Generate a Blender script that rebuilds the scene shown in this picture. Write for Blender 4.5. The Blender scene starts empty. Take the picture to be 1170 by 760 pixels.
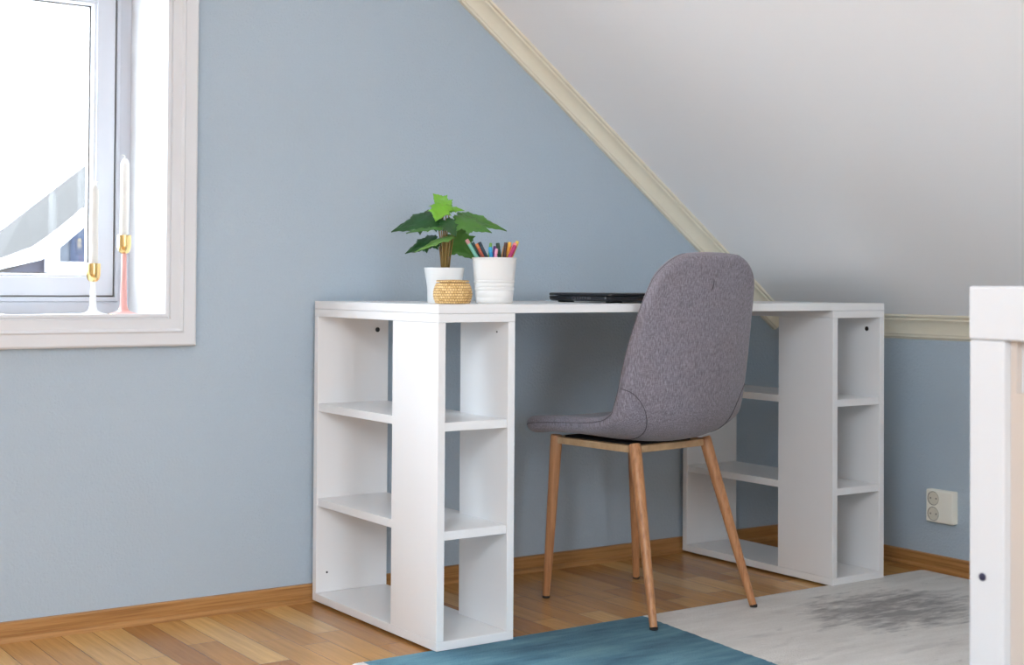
import bpy, bmesh, math, random
from mathutils import Vector, Matrix, Euler
R = math.radians
C = bpy.context.scene.collection
rnd = random.Random(7)

# ------------------------------------------------------------------ helpers
def mesh_obj(name, verts, faces, mat=None, parent=None, smooth=False, kind=None):
    me = bpy.data.meshes.new(name)
    me.from_pydata([tuple(v) for v in verts], [], [tuple(f) for f in faces])
    bm = bmesh.new(); bm.from_mesh(me)
    bmesh.ops.recalc_face_normals(bm, faces=bm.faces)
    bm.to_mesh(me); bm.free()
    o = bpy.data.objects.new(name, me); C.objects.link(o)
    if mat: me.materials.append(mat)
    if parent: o.parent = parent
    if smooth:
        for p in me.polygons: p.use_smooth = True
    if kind: o['kind'] = kind
    return o

class MB:
    """collects shapes into one mesh"""
    def __init__(s): s.v = []; s.f = []
    def add(s, V, F):
        n = len(s.v); s.v += [Vector(v) for v in V]; s.f += [tuple(i + n for i in f) for f in F]; return s
    def box(s, a, b):
        x0, y0, z0 = a; x1, y1, z1 = b
        return s.add([(x0,y0,z0),(x1,y0,z0),(x1,y1,z0),(x0,y1,z0),(x0,y0,z1),(x1,y0,z1),(x1,y1,z1),(x0,y1,z1)],
                     [(0,3,2,1),(4,5,6,7),(0,1,5,4),(1,2,6,5),(2,3,7,6),(3,0,4,7)])
    def prism(s, poly, y0, y1, axis='y'):
        n = len(poly)
        def P(p, t): return (p[0], t, p[1]) if axis == 'y' else ((t, p[0], p[1]) if axis == 'x' else (p[0], p[1], t))
        V = [P(p, y0) for p in poly] + [P(p, y1) for p in poly]
        F = [tuple(range(n)), tuple(range(2*n-1, n-1, -1))] + [(i, (i+1) % n, n+(i+1) % n, n+i) for i in range(n)]
        return s.add(V, F)
    def lathe(s, prof, n=40, c=(0,0,0)):
        V = []; F = []
        for r, z in prof:
            for k in range(n):
                a = 2*math.pi*k/n; V.append((c[0]+r*math.cos(a), c[1]+r*math.sin(a), c[2]+z))
        m = len(prof)
        for i in range(m-1):
            for k in range(n):
                F.append((i*n+k, i*n+(k+1) % n, (i+1)*n+(k+1) % n, (i+1)*n+k))
        F.append(tuple(range(n-1, -1, -1))); F.append(tuple((m-1)*n+k for k in range(n)))
        return s.add(V, F)
    def tube(s, pts, rad, n=10):
        pts = [Vector(p) for p in pts]; m = len(pts)
        rs = rad if isinstance(rad, (list, tuple)) else [rad]*m
        V = []; F = []; ref = None
        for i, p in enumerate(pts):
            t = (pts[min(i+1, m-1)] - pts[max(i-1, 0)]).normalized()
            if ref is None:
                ref = Vector((0,0,1)) if abs(t.z) < .9 else Vector((1,0,0))
            a = t.cross(ref).normalized(); b = a.cross(t).normalized(); ref = b
            for k in range(n):
                q = 2*math.pi*k/n; V.append(p + (a*math.cos(q) + b*math.sin(q))*rs[i])
        for i in range(m-1):
            for k in range(n):
                F.append((i*n+k, i*n+(k+1) % n, (i+1)*n+(k+1) % n, (i+1)*n+k))
        F.append(tuple(range(n-1, -1, -1))); F.append(tuple((m-1)*n+k for k in range(n)))
        return s.add(V, F)
    def rings(s, rects, close=True):
        """rects: list of (x0,x1,z0,z1,y): quads between successive rectangular rings"""
        V = []; F = []
        for x0, x1, z0, z1, y in rects:
            V += [(x0,y,z0),(x1,y,z0),(x1,y,z1),(x0,y,z1)]
        m = len(rects)
        for i in range(m if close else m-1):
            j = (i+1) % m
            for k in range(4):
                F.append((i*4+k, i*4+(k+1) % 4, j*4+(k+1) % 4, j*4+k))
        return s.add(V, F)
    def build(s, name, mat, parent=None, smooth=False, bevel=0, seg=2, kind=None, auto=None):
        o = mesh_obj(name, s.v, s.f, mat, parent, smooth, kind)
        if bevel:
            b = o.modifiers.new('bevel', 'BEVEL'); b.width = bevel; b.segments = seg
            b.limit_method = 'ANGLE'; b.angle_limit = R(40)
            b.harden_normals = False
        if auto is not None:
            for p in o.data.polygons: p.use_smooth = True
            o.data.set_sharp_from_angle(angle=R(auto))
        return o

def empty(name, loc=(0,0,0), rz=0):
    o = bpy.data.objects.new(name, None); C.objects.link(o)
    o.location = loc; o.rotation_euler = (0,0,rz); o.empty_display_size = .1
    return o
def tag(o, label, cat, group=None):
    o['label'] = label; o['category'] = cat
    if group: o['group'] = group
    return o

# ------------------------------------------------------------------ materials
def lin(r, g, b):
    f = lambda c: (c/255/12.92) if c/255 <= .04045 else ((c/255+.055)/1.055)**2.4
    return (f(r), f(g), f(b), 1)
def mat(name, col, rough=.5, metal=0, spec=.5, **kw):
    m = bpy.data.materials.new(name); m.use_nodes = True
    b = m.node_tree.nodes['Principled BSDF']
    b.inputs['Base Color'].default_value = col; b.inputs['Roughness'].default_value = rough
    b.inputs['Metallic'].default_value = metal; b.inputs['Specular IOR Level'].default_value = spec
    for k, v in kw.items(): b.inputs[k.replace('_', ' ')].default_value = v
    return m
class NT:
    def __init__(s, m): s.m = m; s.t = m.node_tree; s.b = s.t.nodes['Principled BSDF']
    def n(s, typ, **kw):
        o = s.t.nodes.new(typ)
        for k, v in kw.items():
            if k.startswith('_'):
                setattr(o, k[1:], v)
            else:
                o.inputs[k.replace('_', ' ')].default_value = v
        return o
    def l(s, a, b): s.t.links.new(a, b)
    def coords(s, scale=(1,1,1), rot=(0,0,0), loc=(0,0,0), out='Object'):
        c = s.n('ShaderNodeTexCoord'); mp = s.n('ShaderNodeMapping')
        mp.inputs['Scale'].default_value = scale; mp.inputs['Rotation'].default_value = rot; mp.inputs['Location'].default_value = loc
        s.l(c.outputs[out], mp.inputs['Vector']); return mp.outputs['Vector']
    def noise(s, vec, scale, detail=3, rough=.5):
        o = s.n('ShaderNodeTexNoise', Scale=scale, Detail=detail, Roughness=rough); s.l(vec, o.inputs['Vector']); return o.outputs['Fac']
    def ramp(s, fac, stops):
        o = s.n('ShaderNodeValToRGB'); e = o.color_ramp.elements
        while len(e) < len(stops): e.new(.5)
        for i, (p, c) in enumerate(stops): e[i].position = p; e[i].color = c
        s.l(fac, o.inputs['Fac']); return o.outputs['Color']
    def mix(s, fac, a, b, mode='MIX'):
        o = s.n('ShaderNodeMix'); o.data_type = 'RGBA'; o.blend_type = mode
        for v, i in ((fac, 0), (a, 6), (b, 7)):
            if hasattr(v, 'is_linked'): s.l(v, o.inputs[i])
            else: o.inputs[i].default_value = v
        return o.outputs[2]
    def math(s, op, a, b=0, clamp=False):
        o = s.n('ShaderNodeMath'); o.operation = op; o.use_clamp = clamp
        for i, v in enumerate((a, b)):
            if hasattr(v, 'is_linked'): s.l(v, o.inputs[i])
            else: o.inputs[i].default_value = v
        return o.outputs[0]
    def bump(s, h, strength, dist=.002):
        o = s.n('ShaderNodeBump', Strength=strength, Distance=dist); s.l(h, o.inputs['Height']); s.l(o.outputs['Normal'], s.b.inputs['Normal'])
    def color(s, c): s.l(c, s.b.inputs['Base Color'])

def g(v): return (v, v, v, 1)

M = {}
# painted blue-grey wall with roller texture
m = mat('blue_grey_wall_paint', lin(152,167,181), .62, spec=.3); t = NT(m)
v = t.coords()
t.color(t.mix(t.noise(v, 2.5, 2), lin(172,187,199), lin(177,192,204)))
t.bump(t.noise(v, 140, 3, .6), .8, .003); M['wall'] = m
M['wallwhite'] = mat('white_wall_paint', g(.86), .6)
m = mat('white_ceiling_paint', g(.93), .7, spec=.2); t = NT(m); v = t.coords()
t.bump(t.noise(v, 120, 2), .12, .001); M['ceil'] = m
m = mat('cream_moulding_paint', lin(222,214,190), .45); t = NT(m); v = t.coords()
t.color(t.mix(t.noise(v, 14, 3), lin(228,221,200), lin(234,228,208))); M['crown'] = m
M['trimwhite'] = mat('white_trim_gloss', lin(217,219,222), .35)
M['sash'] = mat('white_window_paint', lin(190,192,198), .35)
M['reveal'] = mat('white_reveal_paint', lin(222,222,222), .4)
M['gap'] = mat('dark_seal_and_shade', lin(110,105,100), .7)  # window seals and gaskets, also the painted shade in the wall socket

# oak strip floor, strips running along the room
m = mat('oak_strip_floor', g(.4), .27, spec=.5); t = NT(m)
def oak_strips(t, rowh, length, stops):
    v = t.coords(rot=(0,0,R(90)))
    br = t.n('ShaderNodeTexBrick', Color1=g(0), Color2=g(1), Mortar=g(.5), Scale=1.0, Mortar_Size=.0006, Mortar_Smooth=.2, Bias=0.0, Brick_Width=length, Row_Height=rowh, _offset=.37, _offset_frequency=2, _squash=.8, _squash_frequency=3)
    t.l(v, br.inputs['Vector'])
    base = t.ramp(br.outputs['Color'], stops)
    gv = t.coords(scale=(55,2.6,1))
    off = t.n('ShaderNodeVectorMath'); off.operation = 'ADD'
    t.l(gv, off.inputs[0]); t.l(br.outputs['Color'], off.inputs[1])
    gr = t.noise(off.outputs[0], 1.6, 5, .62)
    c = t.mix(t.ramp(gr, [(.32, g(.0)), (.68, g(1))]), g(.80), g(1.08))
    c2 = t.mix(1.0, base, c, 'MULTIPLY')
    kn = t.noise(t.coords(scale=(7,1.8,1)), 1.3, 2)
    c3 = t.mix(t.ramp(kn, [(.66, g(0)), (.80, g(.45))]), c2, lin(104,62,30))
    c4 = t.mix(br.outputs['Fac'], c3, lin(84,54,30))
    return c4, gr
c, gr = oak_strips(t, .069, .46, [(0, lin(170,118,66)), (.2, lin(186,132,74)), (.5, lin(194,142,82)), (.8, lin(203,153,90)), (1, lin(220,178,116))])
t.color(c); t.bump(gr, .06, .001); M['floor'] = m

def wood(name, stops, stretch, rough=.4, sc=1.5):
    m = mat(name, g(.4), rough); t = NT(m)
    n1 = t.noise(t.coords(scale=stretch), sc, 6, .6)
    t.color(t.ramp(n1, stops)); t.bump(n1, .08, .001); return m
oakst = [(.3, lin(138,94,48)), (.45, lin(166,118,66)), (.6, lin(182,134,80)), (.72, lin(156,110,60))]
M['base_x'] = wood('oak_skirting', oakst, (2.5,90,90), .38)
M['base_y'] = wood('oak_skirting_side', oakst, (90,2.5,90), .38)
M['legwood'] = wood('oak_effect_leg', [(.3, lin(150,98,60)), (.5, lin(182,128,84)), (.7, lin(194,142,98))], (110,110,3.5), .42)
M['framewood'] = wood('pale_beech_bar', [(.3, lin(176,140,100)), (.7, lin(200,166,126))], (30,30,30), .45)

m = mat('white_melamine', lin(234,234,234), .28); t = NT(m)
t.bump(t.noise(t.coords(), 60, 2), .02, .0006); M['white'] = m
M['screw'] = mat('dark_screw_hole', lin(34,34,36), .5, .3)
M['glide'] = mat('dark_plastic_glide', lin(40,34,30), .6)

# chair cloth: heathered grey weave
m = mat('grey_heather_cloth', g(.2), .92, spec=.15, Sheen_Weight=.25, Sheen_Roughness=.5); t = NT(m)
va = t.noise(t.coords(scale=(330,330,30)), 1.8, 2); vb = t.noise(t.coords(scale=(60,60,520)), 1.4, 2); vc = t.noise(t.coords(), 9, 2)
mx = t.math('ADD', t.math('MULTIPLY', va, .75), t.math('MULTIPLY', vb, .25))
col = t.ramp(mx, [(.34, lin(98,94,102)), (.5, lin(132,127,137)), (.66, lin(160,155,166))])
t.color(t.mix(t.math('MULTIPLY', vc, .35), col, lin(140,130,134)))
t.bump(mx, .5, .0012); M['cloth'] = m
M['seam'] = mat('dark_seam_thread', lin(86,80,86), .9)
M['under'] = mat('black_seat_underside', lin(22,20,20), .8)

# rug: teal block, cream block with a worn grey patch, streaks along the width
m = mat('teal_and_cream_rug', g(.4), .95, spec=.1, Sheen_Weight=.05); t = NT(m)
tc = t.n('ShaderNodeTexCoord'); sp = t.n('ShaderNodeSeparateXYZ'); t.l(tc.outputs['Object'], sp.inputs[0])
X, Y = sp.outputs[0], sp.outputs[1]
wob = t.math('MULTIPLY', t.math('SUBTRACT', t.noise(t.coords(), 60, 2), .5), .012)
xe = t.math('ADD', t.math('ADD', t.math('MULTIPLY', Y, .085), .636), wob)
isteal = t.math('MULTIPLY', t.math('LESS_THAN', X, xe), t.math('GREATER_THAN', X, -.168))
st = t.noise(t.coords(scale=(5,26,1), rot=(0,0,R(-8))), 1.0, 5, .6)
pl = t.noise(t.coords(), 260, 2)
big = t.noise(t.coords(scale=(1.6,4,1)), 2.4, 3)
teal = t.ramp(t.math('ADD', t.math('MULTIPLY', st, .5), t.math('MULTIPLY', big, .5)), [(.36, lin(62,106,128)), (.5, lin(90,138,158)), (.62, lin(114,160,176))])
dx = t.math('DIVIDE', t.math('SUBTRACT', X, 1.15), .34); dy = t.math('DIVIDE', t.math('SUBTRACT', Y, -.86), .23)
d2 = t.math('ADD', t.math('MULTIPLY', dx, dx), t.math('MULTIPLY', dy, dy))
blob = t.math('SUBTRACT', 1.0, d2, True)
sp2 = t.noise(t.coords(scale=(10,30,1), rot=(0,0,R(-20)), loc=(.3,.1,0)), 1.0, 5, .62)
patch = t.ramp(t.math('ADD', t.math('MULTIPLY', blob, .27), t.math('MULTIPLY', sp2, .73)), [(.45, g(0)), (.64, g(.85))])
cream = t.mix(t.ramp(st, [(.35, g(0)), (.7, g(1))]), lin(232,228,222), lin(246,243,238))
cream = t.mix(patch, cream, lin(150,146,144))
sp3 = t.noise(t.coords(scale=(4,14,1), loc=(2,0,0)), 1.1, 4)
cream = t.mix(t.ramp(sp3, [(.58, g(0)), (.72, g(.55))]), cream, lin(190,186,182))
rc = t.mix(isteal, cream, teal)
t.color(t.mix(1.0, rc, t.mix(pl, g(.93), g(1.1)), 'MULTIPLY'))
t.bump(pl, .9, .003); M['rug'] = m

m = mat('leaf_green', g(.1), .38, spec=.5); t = NT(m)
ln = t.noise(t.coords(), 30, 3)
oi = t.n('ShaderNodeObjectInfo')
t.color(t.mix(t.math('MULTIPLY', ln, .7), lin(58,108,42), lin(92,146,58))); t.bump(t.noise(t.coords(), 90, 2), .3, .002); M['leaf'] = m
m = mat('leaf_dark_green', g(.1), .38); t = NT(m)
t.color(t.mix(t.noise(t.coords(), 30, 3), lin(24,62,32), lin(44,92,42))); t.bump(t.noise(t.coords(), 90, 2), .3, .002); M['leafd'] = m
m = mat('leaf_bright_green', g(.1), .4); t = NT(m)
t.color(t.mix(t.noise(t.coords(), 30, 3), lin(92,152,36), lin(124,184,52))); t.bump(t.noise(t.coords(), 90, 2), .3, .002); M['leafb'] = m
m = mat('leaf_pale_green', g(.1), .45); t = NT(m)
t.color(t.mix(t.noise(t.coords(), 30, 3), lin(84,130,58), lin(118,160,80))); M['leafp'] = m
M['stem'] = mat('brown_green_stem', lin(142,116,60), .5)
M['soil'] = mat('dark_soil', lin(58,46,40), .95)
M['pot'] = mat('white_ceramic_glaze', lin(228,230,230), .3)
M['bucket'] = mat('white_enamel', lin(228,227,224), .3)
m = mat('woven_straw', g(.5), .7); t = NT(m)
br = t.n('ShaderNodeTexBrick', Color1=g(.15), Color2=g(1), Mortar=g(.0), Scale=1.0, Mortar_Size=.0006, Mortar_Smooth=.6, Brick_Width=.0060, Row_Height=.0058, _offset=.5)
tc = t.n('ShaderNodeTexCoord'); sp = t.n('ShaderNodeSeparateXYZ'); t.l(tc.outputs['Object'], sp.inputs[0])
ang = t.math('MULTIPLY', t.math('ARCTAN2', sp.outputs[1], sp.outputs[0]), .042)
cb = t.n('ShaderNodeCombineXYZ'); t.l(ang, cb.inputs[0]); t.l(sp.outputs[2], cb.inputs[1]); t.l(cb.outputs[0], br.inputs['Vector'])
n2 = t.noise(t.coords(scale=(200,200,420)), 1.0, 3)
cc = t.ramp(t.math('ADD', t.math('MULTIPLY', br.outputs['Color'], .35), t.math('MULTIPLY', n2, .65)), [(.22, lin(140,92,40)), (.40, lin(212,172,108)), (.62, lin(234,200,140))])
t.color(t.mix(t.math('MULTIPLY', br.outputs['Fac'], .8), cc, lin(128,84,38))); t.bump(br.outputs['Color'], .6, .002); M['straw'] = m
M['laptop'] = mat('black_laptop_plastic', lin(22,24,32), .35)
M['laptoplid'] = mat('black_laptop_lid', lin(30,31,36), .28)
M['port'] = mat('laptop_port_metal', lin(150,152,160), .35, .8)
M['portdark'] = mat('laptop_port_dark', lin(6,6,8), .5)
M['brass'] = mat('polished_brass', lin(214,184,124), .24, 1.0)
M['wax'] = mat('ivory_wax', lin(210,208,202), .45)
M['wick'] = mat('white_wick', lin(232,230,224), .8)
M['whitelac'] = mat('white_lacquer', lin(212,212,210), .3)
M['pinklac'] = mat('pink_lacquer', lin(206,150,142), .35)
M['outlet'] = mat('ivory_socket_plastic', lin(240,237,224), .35)
M['outletin'] = mat('socket_recess_plastic', lin(216,211,195), .45)
M['cot'] = mat('white_cot_lacquer', lin(206,206,207), .35)
M['beige'] = mat('beige_cot_board', lin(198,186,176), .7)
M['mattress'] = mat('white_cot_linen', lin(236,234,230), .85)
M['plug'] = mat('dark_blue_plug', lin(42,40,66), .5)
M['nwall'] = mat('neighbour_white_timber', lin(238,238,240), .6)
M['nroof'] = mat('neighbour_grey_tiles', lin(34,34,36), .8, spec=.05)
t = NT(M['nroof']); wv = t.n('ShaderNodeTexWave', Scale=5.0, Distortion=.3); wv.bands_direction = 'Z'
t.l(t.coords(), wv.inputs['Vector']); t.color(t.mix(wv.outputs['Fac'], lin(36,34,32), lin(40,38,36)))
M['nglass'] = mat('neighbour_blue_glass', lin(27,33,46), .5, spec=.1)
M['nglass2'] = mat('neighbour_lavender_glass', lin(48,47,54), .5, spec=.1)
M['ncurtain'] = mat('neighbour_curtain', lin(58,61,66), .8, spec=.1)
M['ground'] = mat('pale_bounce_ground', lin(222,222,222), .9)  # unseen ground, made pale to bounce daylight up to the ceiling

def glass_mat():
    m = bpy.data.materials.new('window_glass'); m.use_nodes = True; nt = m.node_tree; nt.nodes.clear()
    o = nt.nodes.new('ShaderNodeOutputMaterial'); mx = nt.nodes.new('ShaderNodeMixShader')
    tr = nt.nodes.new('ShaderNodeBsdfTransparent'); gl = nt.nodes.new('ShaderNodeBsdfGlossy'); fr = nt.nodes.new('ShaderNodeLayerWeight'); pw = nt.nodes.new('ShaderNodeMath'); ml = nt.nodes.new('ShaderNodeMath')
    gl.inputs['Roughness'].default_value = .01; fr.inputs['Blend'].default_value = .5
    pw.operation = 'POWER'; pw.inputs[1].default_value = 5; ml.operation = 'MULTIPLY_ADD'; ml.inputs[1].default_value = .9; ml.inputs[2].default_value = .04
    nt.links.new(fr.outputs['Facing'], pw.inputs[0]); nt.links.new(pw.outputs[0], ml.inputs[0])
    nt.links.new(ml.outputs[0], mx.inputs[0]); nt.links.new(tr.outputs[0], mx.inputs[1]); nt.links.new(gl.outputs[0], mx.inputs[2]); nt.links.new(mx.outputs[0], o.inputs[0])
    return m
M['glass'] = glass_mat()

# ------------------------------------------------------------------ room shell
YW = .013                 # inner face of the back gable wall
XR = 1.645; SL = .762; A0 = 1.937; XM = -.833   # knee wall, roof slope, ridge line
XL = 2*XM - XR; YF = -5.2
def ceil_z(x): return A0 - SL*(XM + abs(x - XM))
ZR = ceil_z(XM); ZK = ceil_z(XR)
wx0, wx1, wz0, wz1 = -1.683, -.383, .716, 1.575     # window opening
TH = .34
H_ = .014                 # lining thickness
hx0, hx1, hz0, hz1 = wx0-H_, wx1+H_, wz0-H_, wz1+H_
def gable(name, y0, y1, hole, mt=None):
    a, b, c, d = hole
    mb = MB()
    mb.prism([(b,0),(XR,0),(XR,ZK),(b,ceil_z(b))], y0, y1)
    mb.prism([(XL,0),(a,0),(a,ceil_z(a)),(XL,ZK)], y0, y1)
    mb.prism([(a,0),(b,0),(b,c),(a,c)], y0, y1)
    mb.prism([(a,d),(b,d),(b,ceil_z(b)),(XM,ZR),(a,ceil_z(a))], y0, y1)
    return mb.build(name, mt or M['wall'], kind='structure')
gable('wall_back', YW, YW+TH, (hx0,hx1,hz0,hz1))
fx0, fx1, fz0, fz1 = -1.55, -.65, .12, 1.80               # added unseen window in the opposite gable, lights the front faces
gable('wall_front', YF-.3, YF, (fx0,fx1,fz0,fz1), M['wallwhite'])
MB().box((XR,YF-.3,-.05),(XR+.15,YW+TH,ZK)).build('wall_right', M['wall'], kind='structure')
MB().box((XL-.15,YF-.3,-.05),(XL,YW+TH,ZK)).build('wall_left', M['wallwhite'], kind='structure')
MB().box((XL-.15,YF-.3,-.12),(XR+.15,YW+TH,0)).build('floor', M['floor'], kind='structure')
ct = .12
KX0, KX1, KY0, KY1 = -2.65, -1.75, -3.6, -2.2           # added unseen roof window in the left slope, brightens left faces and ceiling
def slope(xa, xb): return [(xa,ceil_z(xa)),(xb,ceil_z(xb)),(xb,ceil_z(xb)+ct),(xa,ceil_z(xa)+ct)]
mb = MB().prism(slope(XM, XR+.15), YF-.3, YW+TH)
mb.prism(slope(XL-.15, XM), YF-.3, KY0).prism(slope(XL-.15, XM), KY1, YW+TH)
mb.prism(slope(XL-.15, KX0), KY0, KY1).prism(slope(KX1, XM), KY0, KY1)
mb.build('ceiling', M['ceil'], kind='structure')

# crown mouldings: profile (distance into the room along the wall, distance from the wall along the ceiling)
def sweep(name, prof, p0, p1, da, db, mt):
    V = []; F = []; n = len(prof)
    for P in (p0, p1):
        for a, b in prof: V.append(Vector(P) + Vector(da)*a + Vector(db)*b)
    for i in range(n): F.append((i, (i+1) % n, n+(i+1) % n, n+i))
    F.append(tuple(range(n))); F.append(tuple(range(2*n-1, n-1, -1)))
    o = mesh_obj(name, V, F, mt, kind='structure'); return o
nl = math.sqrt(1+SL*SL); dn = (-SL/nl, 0, -1/nl)          # into the room, square to the slope
def cove(h, w):
    pr = [(0,0),(h,0),(h,.011*w/.05),(h*.90,.0125*w/.05),(h*.86,.016*w/.05)]
    for k in range(1, 8):
        q = k/8*math.pi/2
        pr.append((h*(.86-.62*math.sin(q)), w*(.32+.42*(1-math.cos(q)))))
    pr += [(h*.23,w*.78),(h*.13,w*.80),(h*.12,w*.97),(0,w)]
    return pr
xa = 1.632
sweep('trim_1', cove(.045,.054), (XM+.02,YW,ceil_z(XM+.02)), (xa,YW,ceil_z(xa)), dn, (0,-1,0), M['crown'])
ux = (-1/nl, 0, SL/nl)
sweep('trim_2', cove(.038,.056), (XR,YW-.004,ZK), (XR,YF+.01,ZK), (0,0,-1), ux, M['crown'])

def skirting(name, axis, p0, p1, base, sgn, mt):
    # board with a quarter round at its foot; sgn points into the room
    prof = [(0,0),(.0105*1,0)]
    prof = [(0,0),(.0165,0),(.0160,.006),(.0140,.0105),(.0100,.0130),(.0095,.040),(.0070,.0435),(0,.0445)]
    V = []; n = len(prof)
    for q in (p0, p1):
        for d, z in prof:
            V.append((q, base+sgn*d, z) if axis == 'x' else (base+sgn*d, q, z))
    F = [(i, (i+1) % n, n+(i+1) % n, n+i) for i in range(n)] + [tuple(range(n)), tuple(range(2*n-1, n-1, -1))]
    return mesh_obj(name, V, F, mt, kind='structure')
skirting('baseboard_back', 'x', XL, XR, YW, -1, M['base_x'])
skirting('baseboard_right', 'y', YW-.018, YF, XR, -1, M['base_y'])
skirting('baseboard_left', 'y', YW-.018, YF, XL, 1, M['base_y'])

# ------------------------------------------------------------------ window by the desk
win = empty('window_1', ((wx0+wx1)/2, YW, wz0)); win['kind'] = 'structure'
win.location = (0,0,0)
def ring(offs):   # offs: (offset outward from the opening, y)
    return [(wx0-o, wx1+o, wz0-o, wz1+o, y) for o, y in offs]
MB().rings(ring([(0,YW),(0,YW+.004),(0,.262),(.013,.262),(.013,YW)])).build('window_reveal', M['reveal'], win)
MB().rings(ring([(-.0045,YW+.004),(-.0045,-.006),(.002,-.007),(.0035,-.003),(.006,-.003),(.008,-.007),(.030,-.0075),(.0335,-.0105),(.036,-.0125),(.0385,-.011),(.040,-.009),(.066,-.010),(.0695,-.008),(.0715,-.004),(.0715,YW)])).build('window_casing', M['trimwhite'], win)
fy = .245
fo = .0405
MB().rings(ring([(-.0005,fy+.015),(-fo+.012,fy+.015),(-fo+.009,fy+.004),(-fo,fy),(-fo,fy+.095),(-.0005,fy+.095)])).build('window_frame', M['sash'], win)
MB().rings(ring([(-fo-.0005,fy+.010),(-fo-.0045,fy+.010),(-fo-.0045,fy+.05),(-fo-.0005,fy+.05)])).build('seal', M['gap'], win)
s0, s1 = -fo-.0046, -fo-.0575
MB().rings(ring([(s0,fy+.004),(s1+.009,fy+.004),(s1+.008,fy+.010),(s1+.003,fy+.012),(s1,fy+.024),(s1,fy+.06),(s0,fy+.06)])).build('sash', M['sash'], win)
MB().rings(ring([(s1-.0003,fy+.030),(s1-.003,fy+.030),(s1-.003,fy+.036),(s1-.0003,fy+.036)])).build('glazing_gasket', M['gap'], win)
MB().box((wx0-s1-.001+.0,fy+.037,wz0-s1),(wx1+s1,fy+.041,wz1+s1)).build('glass_pane', M['glass'], win)

w2 = empty('added_window_2'); w2['kind'] = 'structure'  # added window behind the camera, there only to let in fill light
def ring2(offs): return [(fx0-o, fx1+o, fz0-o, fz1+o, y) for o, y in offs]
MB().rings(ring2([(-.001,YF-.12),(-.06,YF-.12),(-.06,YF-.2),(-.001,YF-.2)])).build('window_frame', M['sash'], w2)
cm = (fx0+fx1)/2
MB().box((cm-.04,YF-.2,fz0+.061),(cm+.04,YF-.12,fz1-.061)).build('mullion', M['sash'], w2)
MB().box((fx0+.061,YF-.162,fz0+.061),(cm-.041,YF-.158,fz1-.061)).build('glass_pane', M['glass'], w2)
MB().box((cm+.041,YF-.162,fz0+.061),(fx1-.061,YF-.158,fz1-.061)).build('glass_pane', M['glass'], w2)

w3 = empty('added_window_3'); w3['kind'] = 'structure'  # added roof window out of view, put in to balance the light
mb = MB()
for xa, xb, ya_, yb_ in ((KX0+.001,KX0+.06,KY0+.001,KY1-.001),(KX1-.06,KX1-.001,KY0+.001,KY1-.001),(KX0+.061,KX1-.061,KY0+.001,KY0+.06),(KX0+.061,KX1-.061,KY1-.06,KY1-.001)):
    mb.prism([(xa,ceil_z(xa)+.04),(xb,ceil_z(xb)+.04),(xb,ceil_z(xb)+.11),(xa,ceil_z(xa)+.11)], ya_, yb_)
mb.build('window_frame', M['sash'], w3)
MB().prism([(KX0+.061,ceil_z(KX0+.061)+.07),(KX1-.061,ceil_z(KX1-.061)+.07),(KX1-.061,ceil_z(KX1-.061)+.074),(KX0+.061,ceil_z(KX0+.061)+.074)], KY0+.061, KY1-.061).build('glass_pane', M['glass'], w3)

# ------------------------------------------------------------------ desk
W, D, TW, PT = 1.417, .597, .200, .019
Y0, Y1 = -.004, -D
ZB = .0068; ZT = .75
desk = tag(empty('desk', (W/2, (Y0+Y1)/2, 0)), 'long white desk with an open shelf tower at each end', 'desk')
dc = Vector(desk.location)
def dbox(name, a, b, mt=M['white'], bev=.0007, par=None):
    a = Vector(a)-dc; b = Vector(b)-dc
    return MB().box(a, b).build(name, mt, par or desk, bevel=bev, seg=1)
dbox('tabletop', (0,Y1,ZT-PT), (W,Y0,ZT))
zt = ZT-PT-.0006
g_ = .0004
for x0 in (0, W-TW):
    x1 = x0+TW
    dbox('top_plate', (x0,Y1,zt-PT), (x1,Y0,zt))
    dbox('bottom_plate', (x0,Y1,ZB), (x1,Y0,ZB+PT))
    za, zb = ZB+PT+g_, zt-PT-g_
    dbox('back_panel', (x0,Y0-PT,za), (x1,Y0,zb))
    dbox('side_panel', (x0,Y1,za), (x0+.0185,Y1+.199,zb))
    dbox('side_panel', (x1-.0185,Y1,za), (x1,Y1+.199,zb))
    gap = (zb-za-2*PT)/3
    for k in (1, 2):
        z = za + k*gap + (k-1)*PT
        mb = MB()     # shelf: reaches between the two side panels and out to the sides behind them
        P = [(x0+.0185+g_,Y1+.003),(x1-.0185-g_,Y1+.003),(x1-.0185-g_,Y1+.199+g_),(x1-.003,Y1+.199+g_),(x1-.003,Y0-PT-g_),(x0+.003,Y0-PT-g_),(x0+.003,Y1+.199+g_),(x0+.0185+g_,Y1+.199+g_)]
        mb.prism([(p[0]-dc.x, p[1]-dc.y) for p in P], z, z+PT, 'z')
        mb.build('shelf', M['white'], desk, bevel=.0007, seg=1)
    for gx in (x0+.03, x1-.03):
        for gy in (Y0-.03, Y1+.05):
            MB().lathe([(.012,.0002),(.013,.001),(.013,ZB-.0002)], 16, (gx-dc.x, gy-dc.y, 0)).build('glide', M['glide'], desk)
def screw(p, axis, r=.0062):
    o = MB().lathe([(r,0),(r,.0012),(r*.7,.0012),(r*.45,.0005)], 18).build('screw', M['screw'], desk)
    o.location = Vector(p)-dc
    o.rotation_euler = (R(90),0,0) if axis == 'y' else (0,R(-90),0)
screw((.168,Y0-PT,.677), 'y'); screw((W-TW+.158,Y0-PT,.085), 'y', .005)
screw((W-.0185,-.552,.680), 'x'); screw((TW-.0185,-.552,.688), 'x', .002)
screw((.030,Y0-PT,.075), 'y', .0025)

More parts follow.
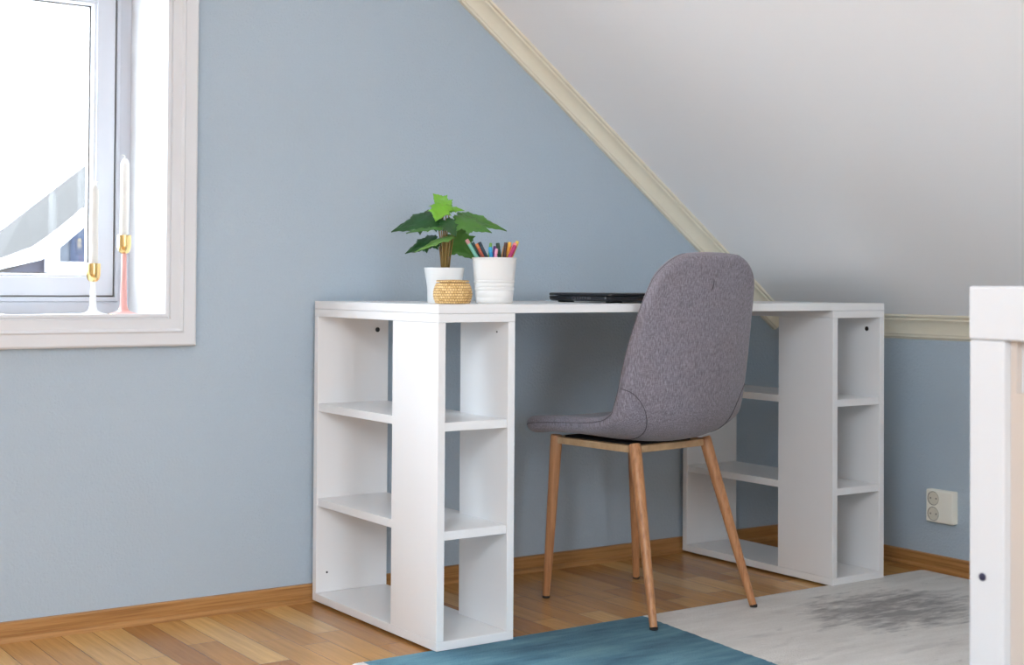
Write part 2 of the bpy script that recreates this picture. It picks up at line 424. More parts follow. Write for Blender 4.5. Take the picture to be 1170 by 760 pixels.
# ------------------------------------------------------------------ chair
cloc = Vector((.6955,-.4616,0)); crot = R(3.5)
chair = tag(empty('desk_chair', cloc, crot), 'grey fabric shell chair with round oak coloured legs pushed up to the white desk', 'chair')
Minv = (Matrix.Translation(cloc) @ Matrix.Rotation(crot, 4, 'Z')).inverted()
#        y     z     halfw  cup
PROF = [(.310,.416,.190,.000),(.290,.427,.200,.003),(.240,.434,.206,.008),(.14,.436,.209,.016),(.04,.433,.211,.026),
        (-.045,.431,.212,.036),(-.10,.436,.211,.047),(-.142,.456,.209,.057),(-.166,.497,.207,.061),(-.176,.555,.204,.056),
        (-.185,.63,.199,.048),(-.196,.71,.188,.038),(-.209,.79,.173,.026),(-.222,.875,.152,.012)]
def catmull(P, u):
    n = len(P)-1; x = min(max(u,0),1)*n; i = min(int(x), n-1); f = x-i
    p = [P[max(i-1,0)], P[i], P[i+1], P[min(i+2,n)]]
    return [.5*((2*b)+(-a+c)*f+(2*a-5*b+4*c-d)*f*f+(-a+3*b-3*c+d)*f**3) for a, b, c, d in zip(*p)]
# arc length table
NS = 400; tab = [0.0]
for i in range(NS):
    a = catmull(PROF, i/NS); b = catmull(PROF, (i+1)/NS); tab.append(tab[-1]+math.hypot(b[0]-a[0], b[1]-a[1]))
LEN = tab[-1]
def at_s(s):
    import bisect
    i = min(max(bisect.bisect_left(tab, s)-1, 0), NS-1)
    u = (i+(s-tab[i])/max(tab[i+1]-tab[i], 1e-9))/NS
    a = catmull(PROF, u); e = 1e-3
    p, q = catmull(PROF, max(u-e,0)), catmull(PROF, min(u+e,1))
    ty, tz = q[0]-p[0], q[1]-p[1]; l = math.hypot(ty, tz)
    return a, (tz/l, -ty/l)
RF, RT, TH2 = .115, .068, .0195
def edge_dist(x, s, hw):
    """distance from a point of the unrolled shell to its rounded outline"""
    ax = hw-abs(x)
    for R_, e in ((RT, LEN-s), (RF, s)):
        if e < R_:
            a, b = R_-ax, R_-e
            return R_-math.hypot(a, b) if a > 0 else min(ax, e)
    return ax
def shell_mid(u, s):
    (y, z, hw, cup), n = at_s(s)
    h = hw
    if s < RF: h -= RF*(1-math.sqrt(max(0, 1-((RF-s)/RF)**2)))
    if LEN-s < RT: h -= RT*(1-math.sqrt(max(0, 1-((RT-LEN+s)/RT)**2)))
    x = u*h; v = abs(x)/hw
    c = cup*v**2.3
    p = Vector((x, y+n[0]*c, z+n[1]*c))
    if s < .25: p.y -= .020*v*v*(1-s/.25)                  # bowed front edge
    if LEN-s < .25: p.z -= .016*v*v*(1-(LEN-s)/.25)        # gently arched top
    return p, Vector((0,n[0],n[1])), max(0, edge_dist(x, s, hw))
def shell_nrm(u, s):
    e = 2e-3; uu = max(min(u, .97), -.97); s2 = min(max(s, .012), LEN-.012)
    a = shell_mid(uu+e, s2)[0]-shell_mid(uu-e, s2)[0]; b = shell_mid(uu, s2+e)[0]-shell_mid(uu, s2-e)[0]
    nn = a.cross(b).normalized()
    return nn if nn.dot(shell_mid(u, s2)[1]) > 0 else -nn
def half_t(d): return TH2*math.sqrt(max(0, 1-(1-min(d/TH2, 1))**2))
def ends(R_, n): return [R_*(1-math.cos(k/n*math.pi/2)) for k in range(n)]
ss = ends(RF, 18) + [RF+(LEN-RF-RT)*k/40 for k in range(40)] + [LEN-q for q in reversed(ends(RT, 16))]
if ss[-1] < LEN: ss.append(LEN)
us = [-math.cos(k/44*math.pi) for k in range(45)]
nu = len(us); V = []; F = []
for sd in (1, -1):
    for s in ss:
        for u in us:
            p, n, d = shell_mid(u, s); V.append(p + shell_nrm(u, s)*half_t(d)*sd)
NV = len(ss)*nu
for sd in (0, 1):
    for i in range(len(ss)-1):
        for k in range(nu-1):
            q = (i*nu+k, i*nu+k+1, (i+1)*nu+k+1, (i+1)*nu+k)
            F.append(tuple(a+sd*NV for a in (q if sd else q[::-1])))
me = bpy.data.meshes.new('seat_shell'); me.from_pydata([tuple(v) for v in V], [], F)
bm = bmesh.new(); bm.from_mesh(me); bmesh.ops.remove_doubles(bm, verts=bm.verts, dist=2e-4)
bmesh.ops.recalc_face_normals(bm, faces=bm.faces); bm.to_mesh(me); bm.free()
for p in me.polygons: p.use_smooth = True
sh = bpy.data.objects.new('seat_shell', me); C.objects.link(sh); sh.parent = chair; me.materials.append(M['cloth'])
def outer(u, s, side=-1, off=None):
    p, n, d = shell_mid(u, s); return p + shell_nrm(u, s)*(half_t(d)+.0002)*side
def s_of_z(z):
    for i in range(NS):
        u = i/NS
        if u > .5 and catmull(PROF, u)[1] >= z: return tab[i]
    return LEN
# seams on the outside of the shell: curved panels low on each side, and the edge seam round the rim
for sg in (-1, 1):
    pts = []
    sa, sb_ = s_of_z(.545), .26
    for k in range(33):
        q = k/32*math.pi/2
        pts.append(outer(sg*(.985-.45*math.sin(q)**1.0), sb_+(sa-sb_)*math.cos(q)**.8 if math.cos(q) > 1e-6 else sb_))
    MB().tube(pts, .0011, 6).build('panel_seam', M['seam'], chair, smooth=True)
sm_ = s_of_z(.80)
MB().tube([outer(-.02+.03*k/6-.05*(k/6)**2, sm_+.012-.026*k/6) for k in range(7)], [.0006,.0012,.0014,.0014,.0016,.0018,.0008], 6).build('fabric_pucker', M['seam'], chair, smooth=True)
rim = [shell_mid(-1, s)[0] for s in ss[1:-1]] + [shell_mid(1, s)[0] for s in reversed(ss[1:-1])]
rim.append(rim[0])
MB().tube(rim, .0009, 6).build('rim_seam', M['seam'], chair, smooth=True)
# legs
def wl(p): return Minv @ Vector(p)
LEGS = [((.5217,-.2754,.0),(.5373,-.295,.414)), ((.8647,-.2173,.0),(.8262,-.246,.414)),
        ((.5189,-.7005,.0065),(.5688,-.568,.414)), ((.8743,-.6573,.0065),(.8280,-.528,.414))]
tops = []
for f, tp in LEGS:
    f, tp = wl(f), wl(tp); tops.append(tp); ax = tp-f
    pts = [f+ax*k for k in (.012,.3,.6,.9,.985,1)]
    MB().tube(pts, [.0092,.0112,.0132,.0150,.0152,.0140], 20).build('leg', M['legwood'], chair, auto=50)
    fo_ = MB().lathe([(.0085,0),(.0096,.001),(.0096,.006)], 18, f).build('foot_pad', M['glide'], chair)
fr = MB()
def bar(mb, a, b, w, h):
    a, b = Vector(a), Vector(b); t = (b-a).normalized(); s_ = Vector((-t.y,t.x,0)).normalized()*w/2; up = Vector((0,0,h/2))
    mb.add([a-s_-up,a+s_-up,a+s_+up,a-s_+up,b-s_-up,b+s_-up,b+s_+up,b-s_+up], [(0,1,2,3),(4,7,6,5),(0,4,5,1),(1,5,6,2),(2,6,7,3),(3,7,4,0)])
zc = Vector((0,0,-.012))
for a, b in ((0,2),(1,3),(0,1),(2,3)): bar(fr, tops[a]+zc, tops[b]+zc, .016, .017)
fr.build('seat_frame', M['framewood'], chair, bevel=.001)
# dark under-seat board between shell and frame
V = []
mb = MB()
cx = sum((t_ for t_ in tops), Vector())/4
mb.prism([(tops[0].x+.02,tops[0].y-.01),(tops[1].x-.02,tops[1].y-.01),(tops[3].x-.03,tops[3].y+.02),(tops[2].x+.03,tops[2].y+.02)], .4035, .4125, 'z')
mb.build('seat_board', M['under'], chair)

# ------------------------------------------------------------------ things on the desk
VR = R(-34)
PZ = ZT+.0002
pp = tag(empty('potted_plant', (.1743,-.335,PZ), VR), 'leafy green plant in a white pot on the left end of the desk', 'plant')
pot = MB().lathe([(.0385,0),(.0395,.002),(.0400,.030),(.0418,.045),(.0478,.0815),(.0478,.083),(.0462,.083),(.0456,.080),(.0400,.050),(.037,.03),(.036,.006)], 48).build('pot', M['pot'], pp, auto=40)
MB().lathe([(.030,.050),(.0425,.0725),(.040,.0745),(.02,.0755)], 32).build('soil', M['soil'], pp, smooth=True)
# lobed leaf: outline in (along, across) units, leaf stalk joins at the notch
OUT = [(.0,.0),(-.09,.07),(-.13,.16),(-.10,.22),(-.13,.31),(-.03,.33),(-.02,.40),(.06,.42),(.10,.57),(.15,.45),(.20,.42),(.21,.35),(.29,.40),(.33,.37),(.45,.52),(.47,.40),(.52,.36),(.53,.28),(.62,.27),(.68,.20),(.76,.185),(.84,.10),(1.0,.0)]
def leaf(base, tip, side, droop, fold, mt, wid=1.0, stemto=None):
    """base, tip: points in the plant's own frame; side: direction of the leaf's right half"""
    base, tip = Vector(base), Vector(tip); ax = tip-base; L = ax.length; ax.normalize()
    sd = Vector(side); sd = (sd-ax*sd.dot(ax)).normalized(); up = sd.cross(ax).normalized()
    if up.z < 0: up = -up
    V = []; F = []
    m_ = len(OUT); NC = 6
    for sgn in (1, -1):
        start = len(V)
        for i, (a, w) in enumerate(OUT):
            for k in range(NC+1):
                f = k/NC; ww = w*f*wid
                # midrib point slides back for the rear lobes so the blade stays a fan
                am = max(a, 0)*(1-f)*1.0 + a*f
                z = -droop*L*(max(am,0)**2) - fold*L*ww*ww*1.6 + .10*L*ww + .012*L*math.sin(9*a+5*f)
                V.append(base + ax*L*am + sd*(sgn*L*ww) + up*z)
        for i in range(m_-1):
            for k in range(NC):
                q = (start+i*(NC+1)+k, start+i*(NC+1)+k+1, start+(i+1)*(NC+1)+k+1, start+(i+1)*(NC+1)+k)
                F.append(q if sgn > 0 else q[::-1])
    me = bpy.data.meshes.new('leaf'); me.from_pydata([tuple(v) for v in V], [], F)
    bm = bmesh.new(); bm.from_mesh(me); bmesh.ops.remove_doubles(bm, verts=bm.verts, dist=1e-5)
    bmesh.ops.dissolve_degenerate(bm, edges=bm.edges, dist=1e-6)
    bmesh.ops.recalc_face_normals(bm, faces=bm.faces); bm.to_mesh(me); bm.free()
    o = bpy.data.objects.new('leaf', me); C.objects.link(o); o.parent = pp; me.materials.append(mt)
    for p in me.polygons: p.use_smooth = True
    s_ = o.modifiers.new('thick', 'SOLIDIFY'); s_.thickness = .0007
    r_ = stemto or (base.x*.25, base.y*.25, .0745)
    r_ = Vector(r_); mid = (base+r_)/2 + Vector((-(base.x-r_.x)*.18, 0, .012))
    pts = [r_, r_*.65+mid*.35+Vector((0,0,.004)), mid, mid*.45+base*.55+Vector((0,0,.006)), base]
    MB().tube(pts, [.0021,.0019,.0017,.0015,.0012], 8).build('stem', M['stem'], pp, smooth=True)
# x = to the right seen from the room, y = away into the wall side, z = up (pot frame)
leaf((-.005,-.006,.232),(-.020,-.040,.196),(1,.1,.15),.15,.3,M['leafb'],1.15)     # bright top leaf, facing the room
leaf((.004,.012,.226),(-.030,.020,.262),(.9,0,.5),.1,.2,M['leafb'],.9)
leaf((.012,.000,.222),(.046,-.004,.226),(0,.8,.55),.25,.3,M['leafb'],.8)
leaf((-.020,.004,.205),(-.128,-.008,.176),(.1,.8,.62),.10,.35,M['leafd'],.82)    # upper left
leaf((-.008,-.022,.178),(-.088,-.042,.172),(0,.9,.25),.12,.3,M['leaf'],.62)
leaf((.028,-.010,.196),(.114,-.020,.176),(-.1,.75,.62),.14,.4,M['leaf'],.80)      # right, two pointed lobes
leaf((.040,.022,.206),(.150,.022,.184),(0,.85,.5),.12,.3,M['leaf'],.62)
leaf((.004,-.020,.194),(.030,-.050,.158),(1,.25,.25),.1,.2,M['leafd'],.8)
leaf((-.022,.012,.150),(-.094,-.008,.122),(.1,.8,.65),.10,.3,M['leafd'],.80)      # lower left
leaf((.012,-.030,.154),(-.070,-.048,.126),(.15,.8,.35),.10,.35,M['leafp'],.50)
leaf((.016,.012,.162),(.072,.048,.106),(.8,-.3,.62),.08,.25,M['leaf'],.95)       # lower right
leaf((.000,.030,.188),(.020,.078,.180),(1,0,.1),.2,.3,M['leafd'],.8)

bk = tag(empty('straw_basket', (.1092,-.478,PZ), VR), 'small round woven straw basket with lid in front of the white plant pot', 'basket')
pr = [(.030,0)]
N = 44
def brad(z):   # bulging wall
    u = z/.047; return .0335 + .0105*math.sin(math.pi*(u*.80+.12))**.9
for k in range(N+1):
    z = .001+.046*k/N; pr.append((brad(z)+.00085*abs(math.sin(k/N*math.pi*8)), z))
pr += [(.0335,.0470),(.032,.0460)]
MB().lathe(pr, 64).build('basket_body', M['straw'], bk, smooth=True)
MB().lathe([(.030,.0471),(.0300,.0486),(.0372,.0488),(.0378,.0506),(.0366,.0526),(.0330,.0534),(.028,.0527),(.026,.0535),(.020,.0531),(.018,.0540),(.010,.0536),(.006,.0541)], 64).build('basket_lid', M['straw'], bk, auto=60)

cup = tag(empty('pencil_bucket', (.2620,-.418,PZ), VR), 'white ribbed bucket holding colourful felt pens, right of the potted plant', 'pen pot')
pr = [(.042,0),(.0432,.001)]
def crad(z): return .0435+(.0520-.0435)*z/.106
for z, d in ((.006,0),(.012,0),(.0135,-.0006),(.015,0),(.028,0),(.0295,-.0007),(.031,.0004),(.036,.0006),(.0375,-.0008),(.039,.0002),(.046,.0002),(.0475,-.0009),(.049,.0010),(.052,.0010),(.0535,-.0007),(.056,.0),(.075,0),(.1,0)):
    pr.append((crad(z)+d, z))
pr += [(.0520,.104),(.0532,.105),(.0534,.1065),(.0522,.1075),(.0508,.1070),(.0500,.104),(.042,.006),(.030,.0055)]
MB().lathe(pr, 56).build('bucket_body', M['bucket'], cup, auto=50)

# felt pens; (x at rim, lean x, depth y, height of tip above rim, colour, tip colour, radius, name words)
PENS = [(-.0420,-.60,.004,.043,(128,196,176),(206,150,150),.0046,'mint green felt pen with a pinkish tip leaning furthest left'),
        (-.0335,-.56,.013,.036,(44,84,76),(40,74,70),.0040,'dark green felt pen leaning left beside the mint one'),
        (-.0270,-.50,-.004,.033,(178,84,62),(196,120,70),.0040,'rust red felt pen leaning left in the white bucket'),
        (-.0190,-.50,.023,.037,(52,76,92),(46,66,80),.0044,'slate blue felt pen leaning left in the white bucket'),
        (-.0130,.12,.030,.036,(120,176,76),(120,176,76),.0034,'thin lime green pencil behind the bright blue pen'),
        (-.0070,-.14,-.016,.025,(30,150,206),(60,170,216),.0046,'bright blue felt pen, shortest near the middle of the bucket'),
        (-.0015,.10,.008,.028,(118,64,140),(110,58,132),.0040,'purple felt pen between the blue and pink pens'),
        (.0030,.12,-.030,.021,(222,146,176),(226,160,186),.0036,'pale pink pencil in front of the purple pen'),
        (.0120,-.14,-.008,.035,(30,70,56),(28,62,52),.0046,'dark green felt pen upright in the middle of the bucket'),
        (.0175,.25,.012,.028,(222,170,110),(226,180,124),.0036,'peach pencil left of the dark brown pen'),
        (.0235,.10,-.026,.036,(58,30,22),(66,36,26),.0042,'dark brown pencil left of the orange pen'),
        (.0310,.14,-.012,.037,(240,166,46),(242,182,66),.0044,'orange felt pen right of the dark brown one'),
        (.0350,.30,.016,.029,(150,36,40),(70,150,140),.0034,'dark red pencil with a teal tip behind the orange pen'),
        (.0350,.42,-.014,.035,(238,122,128),(240,140,140),.0046,'salmon pink felt pen leaning right'),
        (.0395,.40,.004,.040,(214,168,58),(226,190,84),.0042,'yellow tipped felt pen between salmon and magenta pens'),
        (.0360,.46,-.0275,.029,(166,24,92),(172,36,100),.0046,'magenta felt pen leaning furthest right')]
Cm = Matrix.Translation(cup.location) @ Matrix.Rotation(VR, 4, 'Z')
for i, (x, lean, y, up_, c1, c2, r, lab) in enumerate(PENS):
    zr = .107
    tip = Vector((x+lean*up_*.95, y, zr+up_)); d = Vector((lean, -y*.25, 1)).normalized()
    Ln = (up_+.094)/d.z*.985
    # keep the foot inside the bucket wall
    foot = tip-d*Ln
    o = empty('felt_pen' if 'pencil' not in lab else 'coloured_pencil')
    o.matrix_world = Cm @ Matrix.Translation(foot) @ d.to_track_quat('Z', 'Y').to_matrix().to_4x4()
    tag(o, lab, 'pencil' if 'pencil' in lab else 'pen', 'pens in the white bucket')
    k1 = mat('pen_colour', lin(*c1), .4); k2 = mat('pen_tip_colour', lin(*c2), .45)
    MB().lathe([(r*.8,0),(r,.002),(r,Ln-.012)], 12 if r > .0038 else 6).build('barrel', k1, o, auto=40)
    MB().lathe([(r,Ln-.0118),(r*1.04,Ln-.011),(r*1.0,Ln-.002),(r*.8,Ln)], 12).build('cap', k2, o, auto=40)

lap = tag(empty('laptop', (.573+.19,-.33,PZ)), 'closed black laptop lying on the desk behind the chair back', 'laptop')
LW, LD = .38, .26
def rpoly(w, d, r, n=6):
    P = []
    for cx_, cy_, a0 in ((w/2-r,d/2-r,0),(-w/2+r,d/2-r,90),(-w/2+r,-d/2+r,180),(w/2-r,-d/2+r,270)):
        for k in range(n+1):
            a = R(a0+90*k/n); P.append((cx_+r*math.cos(a), cy_+r*math.sin(a)))
    return P
def plate(layers, n=6):
    mb = MB(); V = []; F = []
    for w, d, r, z in layers: V += [(p[0],p[1],z) for p in rpoly(w,d,r,n)]
    m_ = 4*(n+1)
    for i in range(len(layers)-1):
        for k in range(m_): F.append((i*m_+k, i*m_+(k+1) % m_, (i+1)*m_+(k+1) % m_, (i+1)*m_+k))
    F.append(tuple(range(m_-1,-1,-1))); F.append(tuple((len(layers)-1)*m_+k for k in range(m_)))
    return mb.add(V, F)
base = plate([(LW-.012,LD-.010,.012,.0035),(LW-.002,LD-.002,.014,.0075),(LW,LD,.014,.0150),(LW-.001,LD-.001,.014,.0158)]).build('laptop_base', M['laptop'], lap, auto=40)
plate([(LW-.004,LD-.004,.013,.0170),(LW,LD,.014,.0180),(LW,LD,.014,.0225),(LW-.003,LD-.003,.013,.0240),(LW-.012,LD-.012,.010,.0245)]).build('lid', M['laptoplid'], lap, auto=40)
MB().box((-LW/2+.03,LD/2-.018,.0145),(LW/2-.03,LD/2-.004,.0182)).build('hinge', M['laptop'], lap, bevel=.001)
for sx in (-1,1):
    for sy in (-1,1):
        MB().box((sx*(LW/2-.04)-.022,sy*(LD/2-.03)-.006,0),(sx*(LW/2-.04)+.022,sy*(LD/2-.03)+.006,.0037)).build('rubber_foot', M['portdark'], lap, bevel=.001)
xs = -LW/2
MB().box((xs-.0004,.045,.0085),(xs+.002,.108,.0125)).build('air_vent', M['portdark'], lap)
def port(y, w, z0=.0085, z1=.0145):
    p = MB().rings([(y-w/2,y+w/2,z0,z1,0),(y-w/2+.0008,y+w/2-.0008,z0+.0008,z1-.0008,0),(y-w/2+.0008,y+w/2-.0008,z0+.0008,z1-.0008,.001),(y-w/2,y+w/2,z0,z1,.001)])
    p.v = [Vector((xs-.0006+v.y, v.x, v.z)) for v in p.v]
    p.build('port', M['port'], lap)
port(.014,.013,.0065,.0148); port(-.008,.014,.0088,.0142); port(-.028,.014,.0088,.0142); port(-.050,.010,.0095,.0138)
MB().box((xs-.0005,-.1180,.0095),(xs+.001,-.1135,.0150)).build('indicator', M['port'], lap)

# ------------------------------------------------------------------ candles on the sill
def candlestick(loc, stem_mat, words, h_cup0, h_cup1, rb, rs0, rs1, rc, rim):
    o = tag(empty('candlestick', loc), words, 'candlestick', 'candlesticks on the window sill')
    n = 40
    pr = [(rb*.97,0),(rb,.0008),(rb,.0022),(rb*.93,.0030),(rb*.60,.0058),(rb*.36,.0105),(rs1*1.12,.020),(rs1,.030),(rs0,h_cup0+.001)]
    pr = pr[:2] + pr[2:]
    MB().lathe(pr, n).build('stem', stem_mat, o, auto=60)
    if rim: MB().lathe([(rb+.0004,.0003),(rb+.0016,.0014),(rb+.0004,.0027)], n).build('base_rim', M['brass'], o, smooth=True)
    hc = h_cup1-h_cup0
    MB().lathe([(rs0*.9,h_cup0),(rc*.55,h_cup0+.001),(rc*.82,h_cup0+hc*.14),(rc*.96,h_cup0+hc*.30),(rc,h_cup0+hc*.45),(rc,h_cup1),(rc-.0014,h_cup1),(rc-.0016,h_cup0+hc*.46),(rc*.5,h_cup0+hc*.30)], n).build('candle_cup', M['brass'], o, auto=50)
    return o
def candle(loc, words, L, r=.0104, bend=1):
    o = tag(empty('taper_candle', loc), words, 'candle', 'taper candles on the window sill')
    MB().lathe([(r*.9,0),(r,.004),(r*1.0,L-.016),(r*.93,L-.012),(r*.62,L-.004),(r*.30,L)], 28).build('wax', M['wax'], o, auto=60)
    MB().tube([(0,0,L-.001),(0,0,L+.004),(bend*.0025,0,L+.007),(bend*.008,0,L+.0075)], .0011, 8).build('wick', M['wick'], o, smooth=True)
    return o
SZ = wz0+.0002
c1 = (-.5185,.118,SZ); c2 = (-.4450,.118,SZ)
candlestick(c1, M['whitelac'], 'short white candlestick with brass cup on the window sill', .078, .1215, .031, .0056, .0075, .0166, False)
candlestick(c2, M['pinklac'], 'tall pink candlestick with brass cup near the window corner', .146, .190, .036, .0056, .0080, .0162, True)
candle((c1[0],c1[1],SZ+.0925), 'white taper candle in the short white candlestick', .215, bend=1)
candle((c2[0],c2[1],SZ+.1605), 'white taper candle in the tall pink candlestick', .214, bend=-1)

# ------------------------------------------------------------------ socket on the knee wall
ox = XR-.0002
out = tag(empty('wall_socket', (ox,-.615,.183)), 'ivory double wall socket on the blue wall beside the right desk tower', 'socket')
hw, hh = .046, .0455
mb = plate([(2*hw,2*hh,.004,0),(2*hw,2*hh,.004,.018),(2*hw-.005,2*hh-.005,.003,.0215)])
mb.v = [Vector((-v.z, v.x, v.y)) for v in mb.v]
mb.build('housing', M['outlet'], out, auto=40)
for zz in (.0215,-.0215):
    def disc(prof, mt, name, n=32):
        q = MB().lathe(prof, n); q.v = [Vector((-v.z, v.x+.0195, v.y+zz)) for v in q.v]; return q.build(name, mt, out, auto=40)
    f = disc([(.0205,.0214),(.0205,.0228),(.0188,.0228),(.0180,.0216)], M['outlet'], 'socket_rim')
    disc([(.0178,.0213),(.0178,.0218),(.001,.0218)], M['outletin'], 'socket_face')
    disc([(.0196,.0215),(.0196,.02285),(.0190,.02290),(.0178,.0219),(.0178,.0215)], M['gap'], 'painted_shade_ring')  # dark ring painting in the shade of the socket recess
    for dy in (-.0095,.0095):
        q = MB().lathe([(.0024,.0217),(.0024,.0221)], 12); q.v = [Vector((-v.z, v.x+.0195+dy, v.y+zz)) for v in q.v]; q.build('pin_hole', M['gap'], out)
mb = MB().box((-.0225,-hw+.004,-hh+.004),(-.0214,-.0045,hh-.004)); mb.build('blank_cover', M['outlet'], out, bevel=.0006)

# ------------------------------------------------------------------ rug
rg = plate([(1.80-.004,2.52-.004,.012,.0002),(1.80,2.52,.014,.002),(1.80,2.52,.014,.004),(1.80-.006,2.52-.006,.012,.0062)])
rg.v = [v+Vector((.700,-.578-1.26,0)) for v in rg.v]
rug = rg.build('rug', M['rug'], auto=50)
tag(rug, 'teal and cream low pile rug with a worn grey patch in front of the desk', 'rug')

# ------------------------------------------------------------------ cot at the right edge
KX, KY = .176, -1.830
cot = tag(empty('cot', (KX,KY,.0064)), 'white cot with beige side board standing at the right edge', 'cot')
P = .0605; PW = .045; CL, CWD = 1.22, .66; CH = .797-.0064
for ix in (0, CWD-PW):
    for iy in (0, -(CL-P)):
        MB().box((ix,iy-P,0),(ix+PW,iy,CH-.0805)).build('post', M['cot'], cot, bevel=.003)
for ix in (0, CWD-PW):
    MB().box((ix-.001,-CL-.001,CH-.080),(ix+PW+.001,.001,CH)).build('side_rail', M['cot'], cot, bevel=.004, seg=3)
    MB().box((ix+.008,-CL+P,.10),(ix+PW-.008,-P,.16)).build('lower_rail', M['cot'], cot, bevel=.003)
    # beige board with a window cut in it, white slab behind
    y0, y1, z0, z1 = -CL+P+.0002, -P-.0002, .1605, CH-.0807
    wa, wb, wc, wd = y0+.012, y1-.010, .641-.0064, CH-.083
    xx = ix+.016
    mb = MB().box((xx,y0,z0),(xx+.012,y1,wc)).box((xx,y0,wc),(xx+.012,wa,z1)).box((xx,wb,wc),(xx+.012,y1,z1))
    mb.build('side_board', M['beige'], cot)
    MB().box((xx+.0125,wa-.005,wc-.02),(xx+.0195,wb+.005,z1)).build('inner_board', M['cot'], cot)
for iy in (0, -(CL-P)):
    MB().box((PW+.0012,iy-P+.01,CH-.080),(CWD-PW-.0012,iy-.01,CH-.002)).build('end_rail', M['cot'], cot, bevel=.003)
    MB().box((PW+.0002,iy-P+.02,.22),(CWD-PW-.0002,iy-.02,CH-.0803)).build('end_board', M['beige'], cot)
MB().box((PW+.005,-CL+P+.01,.24),(CWD-PW-.005,-P-.01,.36)).build('mattress', M['mattress'], cot, bevel=.02, seg=3)
q = MB().lathe([(.0058,0),(.0058,.002),(.0040,.0028),(.001,.003)], 20)
q.v = [Vector((-v.z, v.x-.0245, v.y+.361)) for v in q.v]
q.build('screw_cap', M['plug'], cot, smooth=True)

# ------------------------------------------------------------------ neighbour house outside
nh = tag(empty('neighbour_house', (2,9,-3)), 'sunlit white neighbouring house with grey roof seen through the window', 'house')
o_ = Vector(nh.location)
def nbox(name, a, b, mt, par=None): return MB().box(Vector(a)-o_, Vector(b)-o_).build(name, mt, par or nh)
low = [(-1.6,.14),(1.0,.72),(1.54,.905),(1.86,.985),(2.0,1.085),(2.185,1.245),(2.262,1.33)]
upp = [(-1.6,.29),(1.0,.84),(1.54,.972),(1.815,1.082),(1.975,1.197),(2.17,1.365),(2.235,1.425)]
MB().prism([(x-o_.x,z-o_.z) for x, z in low]+[(x-o_.x,z-o_.z) for x, z in upp[::-1]], 8.9-o_.y, 9.02-o_.y).build('bargeboard', M['nwall'], nh)
V = []; F = []
ru = [(x, 9.03, z) for x, z in upp]
k = 12.18/9.18                # ridge line stands three metres further back
cx0, cy0, cz0 = -1.5764, -3.1794, .7949
top2 = [(cx0+(x-cx0)*15.18/12.18, 12.0, cz0+(z-cz0)*15.18/12.18) for x, z in ((-1.6,-1.35),(.9,.70),(1.45,1.155),(1.75,1.405),(1.95,1.57),(2.2,1.778),(2.9,2.36))]
ru[-1] = (3.2, 9.03, 1.55)
ru[-2] = (2.235, 9.03, 1.415)
n = len(ru)
V = [Vector(p)-o_ for p in ru] + [Vector(p)-o_ for p in top2] + [Vector(p)-o_-Vector((0,0,.12)) for p in ru] + [Vector(p)-o_-Vector((0,0,.12)) for p in top2]
for i in range(n-1):
    F += [(i,i+1,n+i+1,n+i), (2*n+i,3*n+i,3*n+i+1,2*n+i+1), (i,2*n+i,2*n+i+1,i+1), (n+i,n+i+1,3*n+i+1,3*n+i)]
F += [(0,n,3*n,2*n), (n-1,3*n-1,4*n-1,2*n-1)]
mesh_obj('roof', V, F, M['nroof'], nh)
MB().prism([(x-o_.x,z-o_.z) for x, z in ((-1.6,-3.0),(3.2,-3.0),(3.2,1.40),(2.30,1.40),(2.1,1.22),(1.8,1.0),(1.0,.78),(-1.6,.2))], 9.10-o_.y, 9.3-o_.y).build('wall', M['nglass2'], nh)
nbox('post', (1.927,8.92,-3), (2.008,9.04,1.15), M['nwall'])
nbox('wall', (1.0,9.05,-3), (1.585,9.095,.84), M['nwall'])
wf = nbox('window', (2.035,9.07,.957), (2.30,9.09,1.252), M['ncurtain'])
nbox('pane', (2.145,9.055,.957), (2.285,9.069,1.250), M['nglass'], nh)
nbox('sill_block', (2.037,9.0,-3), (2.40,9.05,.957), M['nwall'])
gr_ = MB().box((-40,1.2,-3.2),(40,60,-3.0)).build('ground', M['ground'], kind='structure')

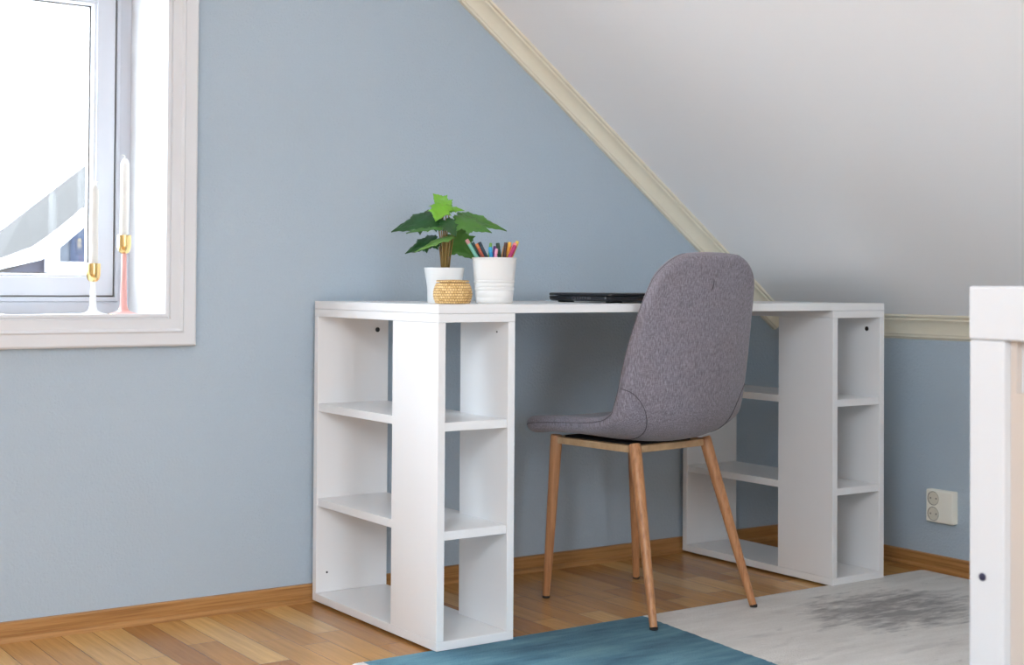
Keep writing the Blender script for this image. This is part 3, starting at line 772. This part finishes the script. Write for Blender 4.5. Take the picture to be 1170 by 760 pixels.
# ------------------------------------------------------------------ daylight
w = bpy.data.worlds.new('overcast'); bpy.context.scene.world = w; w.use_nodes = True
nt = w.node_tree; bg = nt.nodes['Background']
tc = nt.nodes.new('ShaderNodeTexCoord'); sp = nt.nodes.new('ShaderNodeSeparateXYZ'); rp = nt.nodes.new('ShaderNodeValToRGB')
nt.links.new(tc.outputs['Generated'], sp.inputs[0]); nt.links.new(sp.outputs[2], rp.inputs[0]); nt.links.new(rp.outputs[0], bg.inputs[0])
rp.color_ramp.elements[0].position = .0; rp.color_ramp.elements[0].color = (.77,.885,1.0,1)
rp.color_ramp.elements[1].position = .25; rp.color_ramp.elements[1].color = (.77,.885,1.0,1)
SKY = 17.5
bg.inputs[1].default_value = SKY
def portal(name, loc, rot, sx, sy):
    l = bpy.data.lights.new(name, 'AREA'); l.shape = 'RECTANGLE'; l.size = sx; l.size_y = sy
    l.cycles.is_portal = True
    o = bpy.data.objects.new(name, l); C.objects.link(o); o.location = loc; o.rotation_euler = rot
portal('daylight_opening', ((wx0+wx1)/2, YW+TH+.01, (wz0+wz1)/2), (R(-90),0,0), wx1-wx0, wz1-wz0)
xm_ = (KX0+KX1)/2
portal('added_opening_roof', (xm_-.6*.13, (KY0+KY1)/2, ceil_z(xm_)+.8*.13), (0, -math.atan(SL), 0), (KX1-KX0)*nl, KY1-KY0)  # portal for the added roof window
portal('added_opening_far', ((fx0+fx1)/2, YF-.31, (fz0+fz1)/2), (R(90),0,0), fx1-fx0, fz1-fz0)  # portal for the added gable window

# ------------------------------------------------------------------ camera
cam = bpy.data.cameras.new('camera'); co = bpy.data.objects.new('camera', cam); C.objects.link(co)
f_px, ya, pi_, ro = 1605.93, .5999, .0157, .0066
fw = Vector((math.sin(ya)*math.cos(pi_), math.cos(ya)*math.cos(pi_), math.sin(pi_)))
rt = Vector((math.cos(ya), -math.sin(ya), 0)); up = rt.cross(fw)
r2 = rt*math.cos(ro)+up*math.sin(ro); u2 = -rt*math.sin(ro)+up*math.cos(ro)
mw = Matrix((r2, u2, -fw)).transposed().to_4x4(); mw.translation = (-1.5764,-3.1794,.7949)
co.matrix_world = mw
cam.sensor_width = 36; cam.lens = f_px/1170*36
cam.shift_y = -80.25/1170
cam.clip_start = .05
cam.dof.use_dof = True; cam.dof.focus_distance = 3.3; cam.dof.aperture_fstop = 5.0
sc = bpy.context.scene; sc.camera = co
sc.view_settings.view_transform = 'Standard'; sc.view_settings.look = 'None'
sc.view_settings.exposure = .09; sc.view_settings.gamma = 1; sc.view_settings.use_curve_mapping = False
sc.cycles.use_denoising = True
sc.cycles.max_bounces = 14; sc.cycles.diffuse_bounces = 8; sc.cycles.transparent_max_bounces = 16
